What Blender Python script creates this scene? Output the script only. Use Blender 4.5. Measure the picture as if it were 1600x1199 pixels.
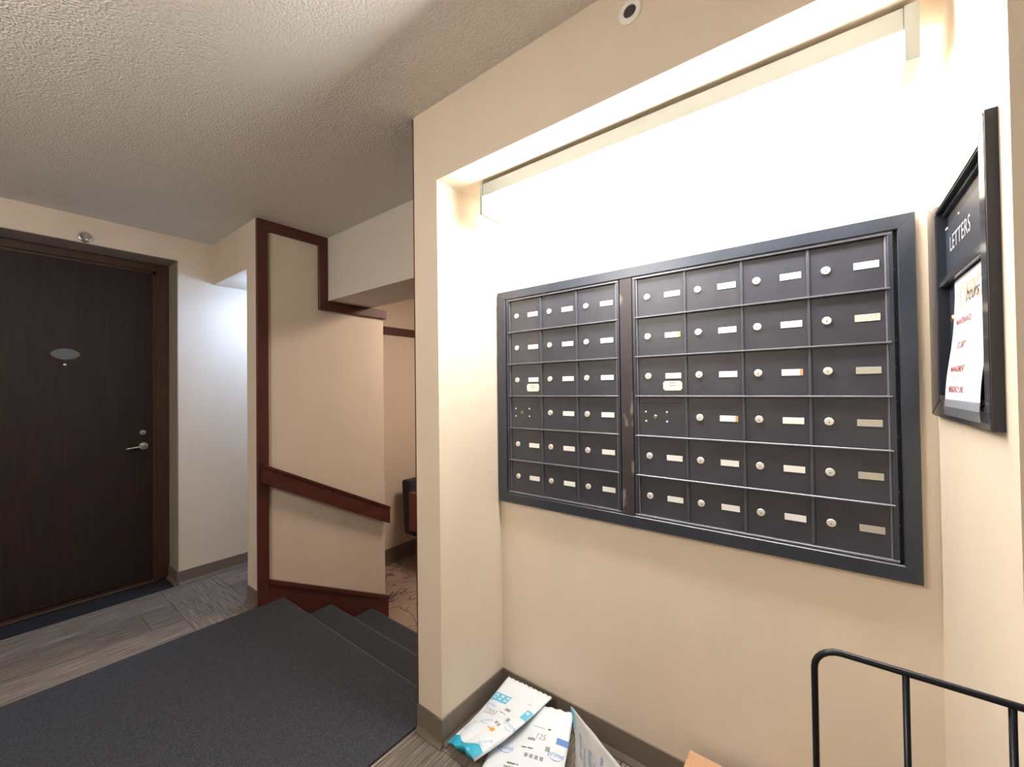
import bpy, bmesh, math, random
from mathutils import Vector, Matrix, noise
random.seed(7)
S = bpy.context.scene
for o in list(bpy.data.objects): bpy.data.objects.remove(o)
C = S.collection

# ------------------------------------------------------------ camera
YAW, PITCH, ROLL, FPX = .6572, .0125, -.0122, 640.61
cam_d = bpy.data.cameras.new('camera'); cam = bpy.data.objects.new('camera', cam_d); C.objects.link(cam)
fw = Vector((-math.sin(YAW)*math.cos(PITCH), math.cos(YAW)*math.cos(PITCH), math.sin(PITCH)))
rt = Vector((math.cos(YAW), math.sin(YAW), 0)); up = rt.cross(fw)
r2 = rt*math.cos(ROLL)+up*math.sin(ROLL); u2 = -rt*math.sin(ROLL)+up*math.cos(ROLL)
m = Matrix((r2, u2, -fw)).transposed().to_4x4(); m.translation = (0, 0, 1.2)
cam.matrix_world = m
cam_d.sensor_width = 36; cam_d.lens = 36*FPX/1600; cam_d.clip_start = .02
S.camera = cam

# ------------------------------------------------------------ world, exposure
W = bpy.data.worlds.new('world'); S.world = W; W.use_nodes = True
W.node_tree.nodes['Background'].inputs[0].default_value = (.9, .93, 1, 1)
W.node_tree.nodes['Background'].inputs[1].default_value = .02
S.view_settings.view_transform = 'Standard'; S.view_settings.look = 'None'
S.view_settings.gamma = 1; S.view_settings.use_curve_mapping = False
S.view_settings.exposure = 0.74
L_NICHE, L_ALCOVE, L_LOBBY, L_CORR = 35.0, 20.0, 25.0, 17.5

# ------------------------------------------------------------ materials
def mat(name, col, rough=.6, metal=0, bump=None, var=None, emit=None, spec=None, stretch=None, coat=0, trans=0):
    """bump=(scale,strength,distance); var=(scale, second colour, contrast lo, hi)"""
    M = bpy.data.materials.new(name); M.use_nodes = True
    nt = M.node_tree; N = nt.nodes; Lk = nt.links; b = N['Principled BSDF']
    b.inputs['Base Color'].default_value = (*col, 1); b.inputs['Roughness'].default_value = rough
    b.inputs['Metallic'].default_value = metal
    if spec is not None: b.inputs['Specular IOR Level'].default_value = spec
    if coat: b.inputs['Coat Weight'].default_value = coat; b.inputs['Coat Roughness'].default_value = .15
    if trans: b.inputs['Transmission Weight'].default_value = trans; b.inputs['IOR'].default_value = 1.2
    g = N.new('ShaderNodeNewGeometry'); mp = N.new('ShaderNodeMapping'); Lk.new(g.outputs['Position'], mp.inputs['Vector'])
    if stretch: mp.inputs['Scale'].default_value = stretch
    if var:
        n = N.new('ShaderNodeTexNoise'); n.inputs['Scale'].default_value = var[0]; n.inputs['Detail'].default_value = 5
        Lk.new(mp.outputs[0], n.inputs['Vector'])
        r = N.new('ShaderNodeValToRGB'); r.color_ramp.elements[0].position = var[2]; r.color_ramp.elements[1].position = var[3]
        r.color_ramp.elements[0].color = (*col, 1); r.color_ramp.elements[1].color = (*var[1], 1)
        Lk.new(n.outputs['Fac'], r.inputs[0]); Lk.new(r.outputs[0], b.inputs['Base Color'])
    if bump:
        n = N.new('ShaderNodeTexNoise'); n.inputs['Scale'].default_value = bump[0]; n.inputs['Detail'].default_value = 3
        Lk.new(mp.outputs[0], n.inputs['Vector'])
        bp = N.new('ShaderNodeBump'); bp.inputs['Strength'].default_value = bump[1]; bp.inputs['Distance'].default_value = bump[2]
        Lk.new(n.outputs['Fac'], bp.inputs['Height']); Lk.new(bp.outputs[0], b.inputs['Normal'])
    if emit:
        b.inputs['Emission Color'].default_value = (*emit[0], 1); b.inputs['Emission Strength'].default_value = emit[1]
    return M

M = {}
WALL = (.71, .615, .50)
M['wall'] = mat('wallcovering', WALL, .62, bump=(260, .25, .0015), var=(7, (.67, .58, .47), .3, .8), stretch=(1, 1, .35))
M['wallwhite'] = mat('painted_plaster', (.66, .62, .57), .7, bump=(180, .15, .001))
M['base'] = mat('rubber_base', (.17, .135, .108), .5, bump=(300, .1, .0005))
M['wood'] = mat('mahogany', (.074, .019, .015), .48, var=(26, (.105, .028, .019), .35, .75), stretch=(1, 1, .12))
M['woodh'] = mat('mahogany_rail', (.074, .019, .015), .48, var=(26, (.105, .028, .019), .35, .75), stretch=(1, .12, 1))
M['doorw'] = mat('espresso_door', (.017, .0088, .0085), .5, spec=.3, var=(60, (.028, .0150, .013), .35, .7), stretch=(1, 1, .08))
M['jamb'] = mat('walnut_jamb', (.042, .019, .010), .45, var=(60, (.062, .028, .014), .35, .7), stretch=(1, 1, .08))
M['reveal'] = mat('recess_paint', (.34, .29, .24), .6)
M['charcoal'] = mat('charcoal_carpet', (.030, .033, .041), .95, bump=(900, .6, .003), var=(420, (.078, .084, .102), .4, .65), spec=.15)
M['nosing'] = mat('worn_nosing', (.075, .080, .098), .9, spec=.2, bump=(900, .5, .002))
M['threshmat'] = mat('recess_mat', (.022, .024, .03), .9, bump=(700, .5, .002), spec=.2)
M['slab'] = mat('subfloor', (.09, .08, .07), .9)
M['platem'] = mat('brushed_plate', (.13, .13, .14), .5, .6)
M['steel'] = mat('satin_steel', (.62, .63, .64), .28, 1)
M['chrome'] = mat('chrome', (.75, .76, .77), .15, 1)
M['lockm'] = mat('lock_nickel', (.82, .79, .74), .42, .55)
M['brass'] = mat('brass', (.62, .42, .22), .35, 1)
M['black'] = mat('black', (.008, .008, .009), .5)
M['mbox'] = mat('mailbox_black', (.028, .030, .043), .36, 0, bump=(500, .08, .0004), var=(18, (.040, .042, .056), .35, .75), spec=.7)
M['mboxf'] = mat('mailbox_frame_black', (.020, .026, .040), .30, 0, bump=(600, .08, .0004), var=(12, (.028, .035, .050), .35, .75), spec=.7)
M['mledge'] = mat('mailbox_rail', (.17, .175, .20), .30, .5)
M['mullionm'] = mat('mullion_metal', (.075, .080, .098), .32, .2)
M['stile'] = mat('worn_stile', (.050, .044, .046), .42, .3, var=(16, (.20, .18, .165), .60, .66), stretch=(1.6, 1, .6))
M['white'] = mat('white_label', (.82, .82, .80), .5, var=(700, (.62, .62, .6), .62, .7))
M['labelgrey'] = mat('empty_label', (.42, .40, .33), .5)
M['labeldirty'] = mat('yellowed_label', (.62, .47, .33), .6, var=(220, (.80, .70, .58), .4, .6))
M['labeltan'] = mat('orange_tab', (.62, .33, .12), .6)
M['plate'] = mat('aluminium_plate', (.72, .72, .66), .45, .2)
M['fixture'] = mat('fixture_enamel', (.40, .42, .40), .4)
M['lens'] = mat('acrylic_lens', (.9, .9, .88), .4, emit=((1, .99, .955), L_NICHE))
M['lens_alcove'] = mat('acrylic_lens_cool', (.9, .9, .9), .4, emit=((.40, .60, 1), L_ALCOVE))
M['lens_lobby'] = mat('acrylic_lens_lobby', (.9, .9, .9), .4, emit=((1, .78, .63), L_LOBBY))
M['lens_corr'] = mat('acrylic_lens_corridor', (.9, .9, .9), .4, emit=((1, .935, .87), L_CORR))
M['plastic'] = mat('white_plastic', (.72, .70, .66), .4)
M['cover'] = mat('sprinkler_ring', (.82, .79, .71), .45)
M['spdark'] = mat('sprinkler_well', (.06, .06, .07), .4, .5)
M['mailer'] = mat('poly_mailer', (.72, .77, .83), .36, bump=(38, .5, .006))
M['mailershade'] = mat('poly_mailer_shaded', (.52, .52, .51), .45, bump=(45, .22, .004))  # standing mailer's face: its shade is put into the grey base colour
M['cyan'] = mat('print_cyan', (.13, .50, .72), .4)
M['cyandeep'] = mat('mailer_blue_end', (.03, .40, .58), .35, bump=(60, .5, .006))
M['blue'] = mat('print_blue', (.10, .24, .62), .4)
M['paleblue'] = mat('print_pale_blue', (.30, .46, .70), .4)
M['ink'] = mat('print_ink', (.045, .045, .06), .5)
M['inkgrey'] = mat('print_grey', (.30, .30, .32), .5)
M['orange'] = mat('print_orange', (.85, .32, .06), .5)
M['yellow'] = mat('print_yellow', (.85, .58, .05), .5)
M['card'] = mat('cardboard', (.50, .30, .17), .8, bump=(200, .15, .001), var=(30, (.45, .265, .145), .4, .7))
M['tape'] = mat('blue_tape', (.05, .22, .60), .35)
M['rack'] = mat('rack_black_paint', (.012, .013, .018), .3, .4)
M['paper'] = mat('notice_paper', (.78, .79, .84), .55)
M['peach'] = mat('print_peach', (.80, .42, .27), .6)
M['maroon'] = mat('print_maroon', (.26, .02, .03), .6)
M['sleeve'] = mat('clear_sleeve', (.85, .88, .95), .12, trans=.9)
M['lboxf'] = mat('letter_box_frame', (.040, .040, .046), .16, 0, spec=.7)
M['lbox'] = mat('letter_box_panel', (.020, .025, .038), .42, 0, spec=.4)
M['lboxside'] = mat('letter_box_side', (.030, .028, .034), .6, .1, bump=(700, .3, .001))
M['silver'] = mat('silver_letters', (.80, .82, .86), .3, .4)
M['fabric'] = mat('dark_upholstery', (.030, .030, .042), .9)
M['redwood'] = mat('red_wood_chair', (.20, .05, .045), .5)

def ceiling_mat():
    Mt = bpy.data.materials.new('popcorn_ceiling'); Mt.use_nodes = True
    nt = Mt.node_tree; N = nt.nodes; L = nt.links; b = N['Principled BSDF']
    b.inputs['Base Color'].default_value = (.80, .765, .71, 1); b.inputs['Roughness'].default_value = .95
    g = N.new('ShaderNodeNewGeometry')
    v = N.new('ShaderNodeTexVoronoi'); v.inputs['Scale'].default_value = 165; v.feature = 'SMOOTH_F1'
    n = N.new('ShaderNodeTexNoise'); n.inputs['Scale'].default_value = 130; n.inputs['Detail'].default_value = 4
    L.new(g.outputs['Position'], v.inputs['Vector']); L.new(g.outputs['Position'], n.inputs['Vector'])
    s = N.new('ShaderNodeMath'); s.operation = 'SUBTRACT'; L.new(n.outputs['Fac'], s.inputs[0]); L.new(v.outputs['Distance'], s.inputs[1])
    bp = N.new('ShaderNodeBump'); bp.inputs['Strength'].default_value = .5; bp.inputs['Distance'].default_value = .009
    L.new(s.outputs[0], bp.inputs['Height']); L.new(bp.outputs[0], b.inputs['Normal'])
    return Mt
M['ceil'] = ceiling_mat()

def carpet_mat(name, along):
    Mt = bpy.data.materials.new(name); Mt.use_nodes = True
    nt = Mt.node_tree; N = nt.nodes; L = nt.links; b = N['Principled BSDF']
    b.inputs['Roughness'].default_value = .95; b.inputs['Specular IOR Level'].default_value = .15
    g = N.new('ShaderNodeNewGeometry'); oi = N.new('ShaderNodeObjectInfo')
    mp = N.new('ShaderNodeMapping'); mp.inputs['Scale'].default_value = (6, 240, 1) if along == 'x' else (240, 6, 1)
    L.new(g.outputs['Position'], mp.inputs['Vector'])
    n = N.new('ShaderNodeTexNoise'); n.inputs['Scale'].default_value = 1; n.inputs['Detail'].default_value = 4; n.inputs['Roughness'].default_value = .65
    L.new(mp.outputs[0], n.inputs['Vector'])
    r = N.new('ShaderNodeValToRGB'); e = r.color_ramp.elements
    e[0].position = .30; e[0].color = (.085, .074, .066, 1); e[1].position = .72; e[1].color = (.36, .32, .285, 1)
    k = e.new(.5); k.color = (.175, .148, .125, 1)
    L.new(n.outputs['Fac'], r.inputs[0])
    hs = N.new('ShaderNodeHueSaturation'); L.new(r.outputs[0], hs.inputs['Color'])
    mr = N.new('ShaderNodeMapRange'); mr.inputs['To Min'].default_value = .82; mr.inputs['To Max'].default_value = 1.15
    L.new(oi.outputs['Random'], mr.inputs['Value']); L.new(mr.outputs[0], hs.inputs['Value'])
    L.new(hs.outputs[0], b.inputs['Base Color'])
    bp = N.new('ShaderNodeBump'); bp.inputs['Strength'].default_value = .6; bp.inputs['Distance'].default_value = .002
    L.new(n.outputs['Fac'], bp.inputs['Height']); L.new(bp.outputs[0], b.inputs['Normal'])
    return Mt
M['carpx'] = carpet_mat('carpet_plank_x', 'x'); M['carpy'] = carpet_mat('carpet_plank_y', 'y')

def lobby_floor_mat():
    Mt = bpy.data.materials.new('lobby_carpet'); Mt.use_nodes = True
    nt = Mt.node_tree; N = nt.nodes; L = nt.links; b = N['Principled BSDF']; b.inputs['Roughness'].default_value = .9
    g = N.new('ShaderNodeNewGeometry')
    n = N.new('ShaderNodeTexNoise'); n.inputs['Scale'].default_value = 3.2; n.inputs['Detail'].default_value = 4; n.inputs['Distortion'].default_value = .8
    L.new(g.outputs['Position'], n.inputs['Vector'])
    r = N.new('ShaderNodeValToRGB'); e = r.color_ramp.elements
    e[0].position = .0; e[0].color = (.30, .215, .17, 1); e[1].position = 1; e[1].color = (.33, .24, .19, 1)
    for p, c in ((.475, (.30, .215, .17, 1)), (.492, (.06, .05, .05, 1)), (.51, (.31, .225, .175, 1)), (.59, (.27, .195, .155, 1)), (.605, (.09, .07, .065, 1)), (.62, (.31, .22, .18, 1))):
        k = e.new(p); k.color = c
    L.new(n.outputs['Fac'], r.inputs[0]); L.new(r.outputs[0], b.inputs['Base Color'])
    return Mt
M['lobbyfloor'] = lobby_floor_mat()

# ------------------------------------------------------------ helpers
def wloc(o):
    v = Vector((0, 0, 0))
    while o is not None: v = v+o.location; o = o.parent
    return v
def link(name, me, parent=None, loc=(0, 0, 0)):
    """loc is a world position; parents are never rotated"""
    o = bpy.data.objects.new(name, me); C.objects.link(o)
    o.location = Vector(loc)-(wloc(parent) if parent else Vector((0, 0, 0)))
    if parent: o.parent = parent
    return o
def setmat(me, m):
    for q in (m if isinstance(m, (list, tuple)) else [m]): me.materials.append(M[q])
def from_bm(name, bm, m, parent=None, loc=(0, 0, 0), smooth=False):
    bmesh.ops.recalc_face_normals(bm, faces=bm.faces)
    me = bpy.data.meshes.new(name); bm.to_mesh(me); bm.free(); setmat(me, m)
    if smooth:
        for p in me.polygons: p.use_smooth = True
    return link(name, me, parent, loc)
def add_box(bm, x0, x1, y0, y1, z0, z1, mi=0, bev=0, seg=1):
    vs = [bm.verts.new((x, y, z)) for x in (x0, x1) for y in (y0, y1) for z in (z0, z1)]
    fs = []
    for f in ((0, 1, 3, 2), (4, 6, 7, 5), (0, 4, 5, 1), (2, 3, 7, 6), (0, 2, 6, 4), (1, 5, 7, 3)):
        q = bm.faces.new([vs[i] for i in f]); q.material_index = mi; fs.append(q)
    if bev:
        es = list({e for f in fs for e in f.edges})
        bmesh.ops.bevel(bm, geom=es, offset=bev, segments=seg, affect='EDGES', profile=.6)
def box(name, x0, x1, y0, y1, z0, z1, m, parent=None, bev=0, seg=1):
    """box at world coordinates, origin at its base centre"""
    c = Vector(((x0+x1)/2, (y0+y1)/2, min(z0, z1)))
    bm = bmesh.new(); add_box(bm, x0-c.x, x1-c.x, y0-c.y, y1-c.y, z0-c.z, z1-c.z, 0, bev, seg)
    return from_bm(name, bm, m, parent, c)
def boxes(name, lst, m, parent=None, bev=0):
    bm = bmesh.new(); c = Vector((0, 0, 0))
    for b in lst: add_box(bm, *b, 0, bev)
    return from_bm(name, bm, m, parent)
def prism(name, pts, axis, a0, a1, m, parent=None, bev=0):
    """extrude a 2-D outline along axis ('x': pts are (y,z); 'y': (x,z); 'z': (x,y))"""
    bm = bmesh.new()
    def P(p, a): return {'x': (a, p[0], p[1]), 'y': (p[0], a, p[1]), 'z': (p[0], p[1], a)}[axis]
    A = [bm.verts.new(P(p, a0)) for p in pts]; B = [bm.verts.new(P(p, a1)) for p in pts]
    bm.faces.new(A); bm.faces.new(list(reversed(B)))
    n = len(pts)
    for i in range(n): bm.faces.new((A[i], B[i], B[(i+1) % n], A[(i+1) % n]))
    if bev: bmesh.ops.bevel(bm, geom=list(bm.edges), offset=bev, segments=2, affect='EDGES')
    return from_bm(name, bm, m, parent)
def lathe_bm(bm, prof, seg=20, M4=None, mi=0, cap=True):
    """prof: (r, h); axis +Z then M4"""
    M4 = M4 or Matrix()
    rings = []
    for r, h in prof:
        if r < 1e-6: rings.append([bm.verts.new(M4 @ Vector((0, 0, h)))])
        else: rings.append([bm.verts.new(M4 @ Vector((r*math.cos(2*math.pi*i/seg), r*math.sin(2*math.pi*i/seg), h))) for i in range(seg)])
    for a, b in zip(rings, rings[1:]):
        for i in range(seg):
            j = (i+1) % seg
            va = [a[0]] if len(a) == 1 else [a[i], a[j]]
            vb = [b[0]] if len(b) == 1 else [b[j], b[i]]
            if len(va)+len(vb) >= 3:
                f = bm.faces.new(va+vb); f.material_index = mi
    if cap:
        for rg in (rings[0], rings[-1]):
            if len(rg) > 2:
                f = bm.faces.new(rg); f.material_index = mi
def tube_bm(bm, pts, r, seg=12, mi=0):
    pts = [Vector(p) for p in pts]; rings = []
    t0 = (pts[1]-pts[0]).normalized(); ref = Vector((0, 0, 1)) if abs(t0.z) < .9 else Vector((1, 0, 0))
    n = (ref-t0*ref.dot(t0)).normalized()
    for i, p in enumerate(pts):
        t = ((pts[i+1]-p).normalized() if i == 0 else (p-pts[i-1]).normalized() if i == len(pts)-1 else ((pts[i+1]-p).normalized()+(p-pts[i-1]).normalized()).normalized())
        n = (n-t*n.dot(t)).normalized(); b = t.cross(n)
        rings.append([bm.verts.new(p+(n*math.cos(2*math.pi*k/seg)+b*math.sin(2*math.pi*k/seg))*r) for k in range(seg)])
    for a, c in zip(rings, rings[1:]):
        for k in range(seg):
            f = bm.faces.new((a[k], a[(k+1) % seg], c[(k+1) % seg], c[k])); f.material_index = mi
    for rg in (rings[0], rings[-1]): bm.faces.new(rg).material_index = mi
def tube(name, pts, r, m, parent=None, seg=12):
    bm = bmesh.new(); tube_bm(bm, pts, r, seg); return from_bm(name, bm, m, parent, smooth=True)
def thing(name, loc, label, cat, group=None):
    o = bpy.data.objects.new(name, None); C.objects.link(o); o.location = loc; o.empty_display_size = .1
    return tag(o, label, cat, group)
def tag(o, label, cat, group=None):
    o['label'] = label; o['category'] = cat
    if group: o['group'] = group
    return o
def st(o, label=None):
    o['kind'] = 'structure'
    if label: o['label'] = label
    return o
def text_mesh(body, size, fn, align='CENTER', bold=0, shear=0, space=1, xs=1):
    """flat lettering as a mesh; fn maps (x, y) of the text plane to a world point"""
    cu = bpy.data.curves.new('t', 'FONT'); cu.body = body; cu.size = size; cu.align_x = align; cu.align_y = 'CENTER'
    cu.offset = bold; cu.shear = shear; cu.space_character = space; cu.resolution_u = 3
    ob = bpy.data.objects.new('t', cu); C.objects.link(ob)
    dg = bpy.context.evaluated_depsgraph_get(); dg.update()
    me = bpy.data.meshes.new_from_object(ob.evaluated_get(dg))
    vs = [fn(v.co.x*xs, v.co.y) for v in me.vertices]; fs = [list(p.vertices) for p in me.polygons]
    bpy.data.objects.remove(ob); bpy.data.curves.remove(cu); bpy.data.meshes.remove(me)
    return vs, fs
def prints(name, chunks, m, parent):
    for c in chunks: print_mesh(name, [c], m, parent)
def print_mesh(name, chunks, m, parent):
    V = []; F = []
    for vs, fs in chunks:
        k = len(V); V += [tuple(v) for v in vs]; F += [[i+k for i in f] for f in fs]
    me = bpy.data.meshes.new(name); me.from_pydata(V, [], F); me.update(); setmat(me, m)
    return link(name, me, parent)
def patch(fn, u0, u1, v0, v1, n=6, k=6, edge=None):
    V = []; F = []
    for j in range(k+1):
        for i in range(n+1):
            u = u0+(u1-u0)*i/n; v = v0+(v1-v0)*j/k
            V.append(fn(u, v))
    for j in range(k):
        for i in range(n):
            a = j*(n+1)+i; F.append([a, a+1, a+n+2, a+n+1])
    return V, F

# ------------------------------------------------------------ room constants (metres; z=0 is the corridor floor)
ZC = 2.1772; XL = -1.1645; XN0 = -1.0452; XN1 = .1868; YF = .9482; YB = 1.2728; YFR = .79; ZN = 1.9154
XD = -3.2216; XP = -2.5353; XS = -2.6601; YBK = .9409; ZBK = 1.9125; YD1 = .7551; ZD = 2.0303
YE = 1.3533; ZL = 1.7746; YEND = 1.7714; YS1, YS2, YS3 = 1.0784, 1.3663, 1.6576; RI = .1525; ZLO = -3*RI
XFAR = -3.35; YLOB = 4.6; YBACK = -1.35; XR = 2.4; ZB = .0928; YBM = 1.66; YAL = 1.60

# ------------------------------------------------------------ setting
fl = st(boxes('floor', [(XD-.3, XR, YBACK, YBK, -.12, -.007), (XD-.3, XS, YBK, YAL+.05, -.12, -.007), (XP, XL, YBK, YS1-.03, -.12, -.007), (XN0-.02, XN1, YBK, YB+.02, -.12, -.007)], 'slab'))
def planks(x0, x1, y0, y1, along, w=.25, l=1.0, off=0.):
    """carpet planks filling a rectangle, joints recessed between them"""
    g = .0012
    rows = []
    a0, a1, b0, b1 = (y0, y1, x0, x1) if along == 'x' else (x0, x1, y0, y1)
    a = a0; r = 0
    while a < a1-.004:
        ae = min(a+w, a1); b = b0-((off+(r % 2)*.5) % 1)*l; r += 1
        while b < b1-.004:
            s, e = max(b, b0), min(b+l, b1)
            if e-s > .004:
                if along == 'x': box('carpet_plank', s+g, e-g, a+g, ae-g, -.007, 0, 'carpx', fl)
                else: box('carpet_plank', a+g, ae-g, s+g, e-g, -.007, 0, 'carpy', fl)
            b += l
        a = ae
planks(XD, XP, YBACK, .665, 'y', off=.62)
planks(XD, XP, .665, YBK, 'x', w=.245, off=.3)
planks(XD, XS, YBK, YAL, 'y', off=.2)
planks(XP, XL, YBACK, YS1-.035, 'y', off=.4)
planks(XL, XR, YBACK, YBK, 'y', off=.1)
planks(XN0, XN1, YBK, YB, 'y', off=.35)

st(boxes('ceiling', [(XD-.3, XR, YBACK-.1, YLOB+.1, ZC, ZC+.1)], 'ceil'))
# mailbox wall: left pier, header over the niche, niche back, right pier (with a pocket for the letter box)
YT = 1.46
st(box('wall_niche_left', XL, XN0, YF, YT, -.6, ZC, 'wall'))
st(box('wall_niche_header', XN0, XN1, YF, YT, ZN, ZC, 'wall'))
st(box('wall_niche_back', XN0, XN1, YB, YT, -.1, ZN, 'wall'))
PY0, PY1, PZ0, PZ1, PX = .866, 1.165, 1.166, 1.5365, .192
st(boxes('wall_niche_right', [(XN1, PX+.012, YFR, PY0, -.1, ZC), (XN1, PX+.012, PY1, YT, -.1, ZC), (XN1, PX+.012, PY0, PY1, -.1, PZ0), (XN1, PX+.012, PY0, PY1, PZ1, ZC), (PX+.012, XR, YFR, YT, -.1, ZC)], 'wall'))
# door wall with recess
YD0 = -.27; XDB = -3.45
st(boxes('wall_door', [(XDB, XD, YD1, YAL+.06, -.1, ZC), (XDB, XD, YBACK, YD0, -.1, ZC), (XDB, XD, YD0, YD1, ZD, ZC)], 'wall'))
st(boxes('wall_behind_door', [(XDB-.1, XDB, YBACK, YAL+.06, -.1, ZC)], 'wall'))
# painted lining of the recess
st(boxes('trim_1', [(-3.408, XD+.002, YD1-.004, YD1, 0, ZD), (-3.408, XD+.002, YD0, YD0+.004, 0, ZD), (-3.408, XD+.002, YD0, YD1, ZD-.004, ZD)], 'reveal'))
# alcove bulkhead and panel wall
st(box('wall_bulkhead', XD, XS, YBK, YAL+.06, ZBK, ZC, 'wall'))
st(box('wall_alcove_back', XD, XS, YAL, YAL+.06, -.6, ZBK, 'wallwhite'))
bm = bmesh.new()
st(prism('wall_stair', [(YBK, -.6), (YBK, ZC), (YE, ZC), (YE, ZL), (YEND, ZL), (YEND, -.6)], 'x', XS+.05, XP, 'wall'))
st(prism('wall_alcove_side', [(YBK, -.6), (YBK, ZC), (YBM, ZC), (YBM, -.6)], 'x', XS, XS+.05, 'wall'))
st(box('wall_beam', XS+.05, XL, YE, YBM, ZL, ZC, 'wallwhite'))
st(box('wall_beam_right', XL, XR, YT, YBM, ZL, ZC, 'wallwhite'))
# lobby below the stairs
st(box('wall_lobby_left', XFAR-.1, XFAR, YAL+.06, YLOB, ZLO-.1, ZC, 'wall'))
st(box('wall_lobby_inner', XFAR, XS, YAL+.06, YAL+.1, ZLO-.1, ZC, 'wall'))
st(box('wall_lobby_back', XFAR-.1, XR, YLOB, YLOB+.1, ZLO-.1, ZC, 'wall'))
st(box('wall_lobby_right', XR, XR+.1, YBACK-.1, YLOB, ZLO-.1, ZC, 'wall'))
st(box('floor_lobby', XFAR, XR, YS3, YLOB, ZLO-.1, ZLO, 'lobbyfloor'))
st(box('wall_rear', XD-.3, XR, YBACK-.1, YBACK, -.1, ZC, 'wall'))

# stairs: three rounded carpeted steps
stairs = st(box('stairs', XP, XL, YBK, YS1-.04, -.6, -.125, 'slab'), 'charcoal carpeted stairs down to the lobby')
for i, (a, b) in enumerate(((YBK, YS1), (YS1, YS2), (YS2, YS3))):
    z = -RI*i
    bm = bmesh.new(); r = .016
    y0 = a-.03 if i else a+.001
    prof = [(y0, z-RI+.001), (y0, z-(.0075 if i == 0 else 0)), ]
    prof = [(y0, z-RI-.02), (y0, z), (b-r, z)] + [(b-r+r*math.sin(t), z-r+r*math.cos(t)) for t in (.4, .8, 1.2, 1.57)] + [(b-.012, z-r*1.8), (b-.012, z-RI-.02)]
    if i == 0: prof = [(b-.075, -RI-.02), (b-.075, -.001), (b-.031, -.001), (b-.031, -.0305), (b-.0125, -.0305), (b-.0125, -RI-.02)]
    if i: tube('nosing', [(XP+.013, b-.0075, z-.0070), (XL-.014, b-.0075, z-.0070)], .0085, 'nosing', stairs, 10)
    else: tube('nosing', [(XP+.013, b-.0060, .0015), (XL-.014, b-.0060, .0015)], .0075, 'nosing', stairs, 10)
    o = prism('step', prof, 'x', XP+.012, XL-.013, 'charcoal', stairs)

# wooden trims on the stair wall
TX0, TX1 = XP, XP+.02
st(box('trim_2', TX0, TX1, YBK, .999, -.35, ZC-.001, 'wood', bev=.002))
st(box('trim_3', TX0, TX1, .999, YE-.001, 2.116, ZC-.001, 'woodh', bev=.002))
st(box('trim_4', TX0, TX1+.001, 1.295, YE-.001, 1.712, 2.116, 'wood', bev=.002))
st(box('trim_5', TX0, TX1, YE-.001, 1.788, 1.712, ZL-.001, 'woodh', bev=.002))
st(prism('trim_6', [(.999, .118), (1.788, -.292), (1.788, -.47), (.999, -.20)], 'x', TX0, TX0+.016, 'woodh'), 'mahogany skirting board following the stairs')
st(prism('trim_7', [(.999, .139), (1.79, -.271), (1.79, -.296), (.999, .114)], 'x', TX0, TX0+.024, 'woodh'), 'mahogany cap moulding on the stair skirting')
st(box('trim_8', XL-.012, XL, YF+.004, YT, -.5, ZC-.001, 'wood', bev=.001), 'mahogany edge strip on the end of the mailbox wall')
st(box('trim_9', XFAR, XFAR+.02, YAL+.1, YLOB, 1.735, 1.808, 'woodh', bev=.002), 'mahogany picture rail on the lobby wall')

# baseboards
def baseb(name, x0, x1, y0, y1, z=0, h=ZB, side='y-'):
    """rubber cove base: flat strip with a flared toe"""
    t, toe = .006, .016
    if side == 'y-': pts = [(y1, z), (y0-toe+t, z), (y0-toe+t, z+.004), (y0, z+.02), (y0, z+h), (y1, z+h)]; return st(prism(name, pts, 'x', x0, x1, 'base'))
    if side == 'x+': pts = [(x0, z), (x1+toe-t, z), (x1+toe-t, z+.004), (x1, z+.02), (x1, z+h), (x0, z+h)]
    else: pts = [(x1, z), (x0-toe+t, z), (x0-toe+t, z+.004), (x0, z+.02), (x0, z+h), (x1, z+h)]
    return st(prism(name, pts, 'y', y0, y1, 'base'))
baseb('baseboard_niche_back', XN0, XN1, YB-.006, YB)
baseb('baseboard_niche_left', XN0, XN0+.006, YF, YB-.006, side='x+')
baseb('baseboard_niche_right', XN1-.006, XN1, YFR, YB-.006, side='x-')
baseb('baseboard_pier', XL-.002, XN0+.006, YF-.006, YF)
baseb('baseboard_right', XN1-.006, XR, YFR-.006, YFR)
baseb('baseboard_door_wall', XD, XD+.006, YD1, YAL, side='x+', h=.085)
baseb('baseboard_recess', -3.40, XD+.006, YD1-.010, YD1-.004, h=.085)
baseb('baseboard_alcove_end', XS, XP, YBK-.006, YBK)
baseb('baseboard_lobby', XFAR, XFAR+.008, YAL+.1, YLOB, z=ZLO, h=.144, side='x+')

# dark mat in the door recess, carpet runner
tag(box('door_mat', XDB+.02, XD-.002, YD0+.01, YD1-.024, 0, .006, 'threshmat', bev=.002), 'dark charcoal mat filling the recess of the brown door', 'mat')
fl_r = st(box('floor_recess', XDB, XD, YD0, YD1, -.1, 0, 'slab'))
r = .014
tag(prism('carpet_runner', [(YBACK+.02, 0), (YBACK+.02, .008), (YS1-r, .008)]+[(YS1-r+r*math.sin(t), .008-r+r*math.cos(t)) for t in (.4, .8, 1.2, 1.57)]+[(YS1-.002, -.022), (YS1-.010, -.029), (YS1-.029, -.029), (YS1-.029, 0)], 'x', XP+.012, XL-.013, 'charcoal'), 'wide charcoal carpet runner leading to the top of the stairs', 'carpet')

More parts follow.
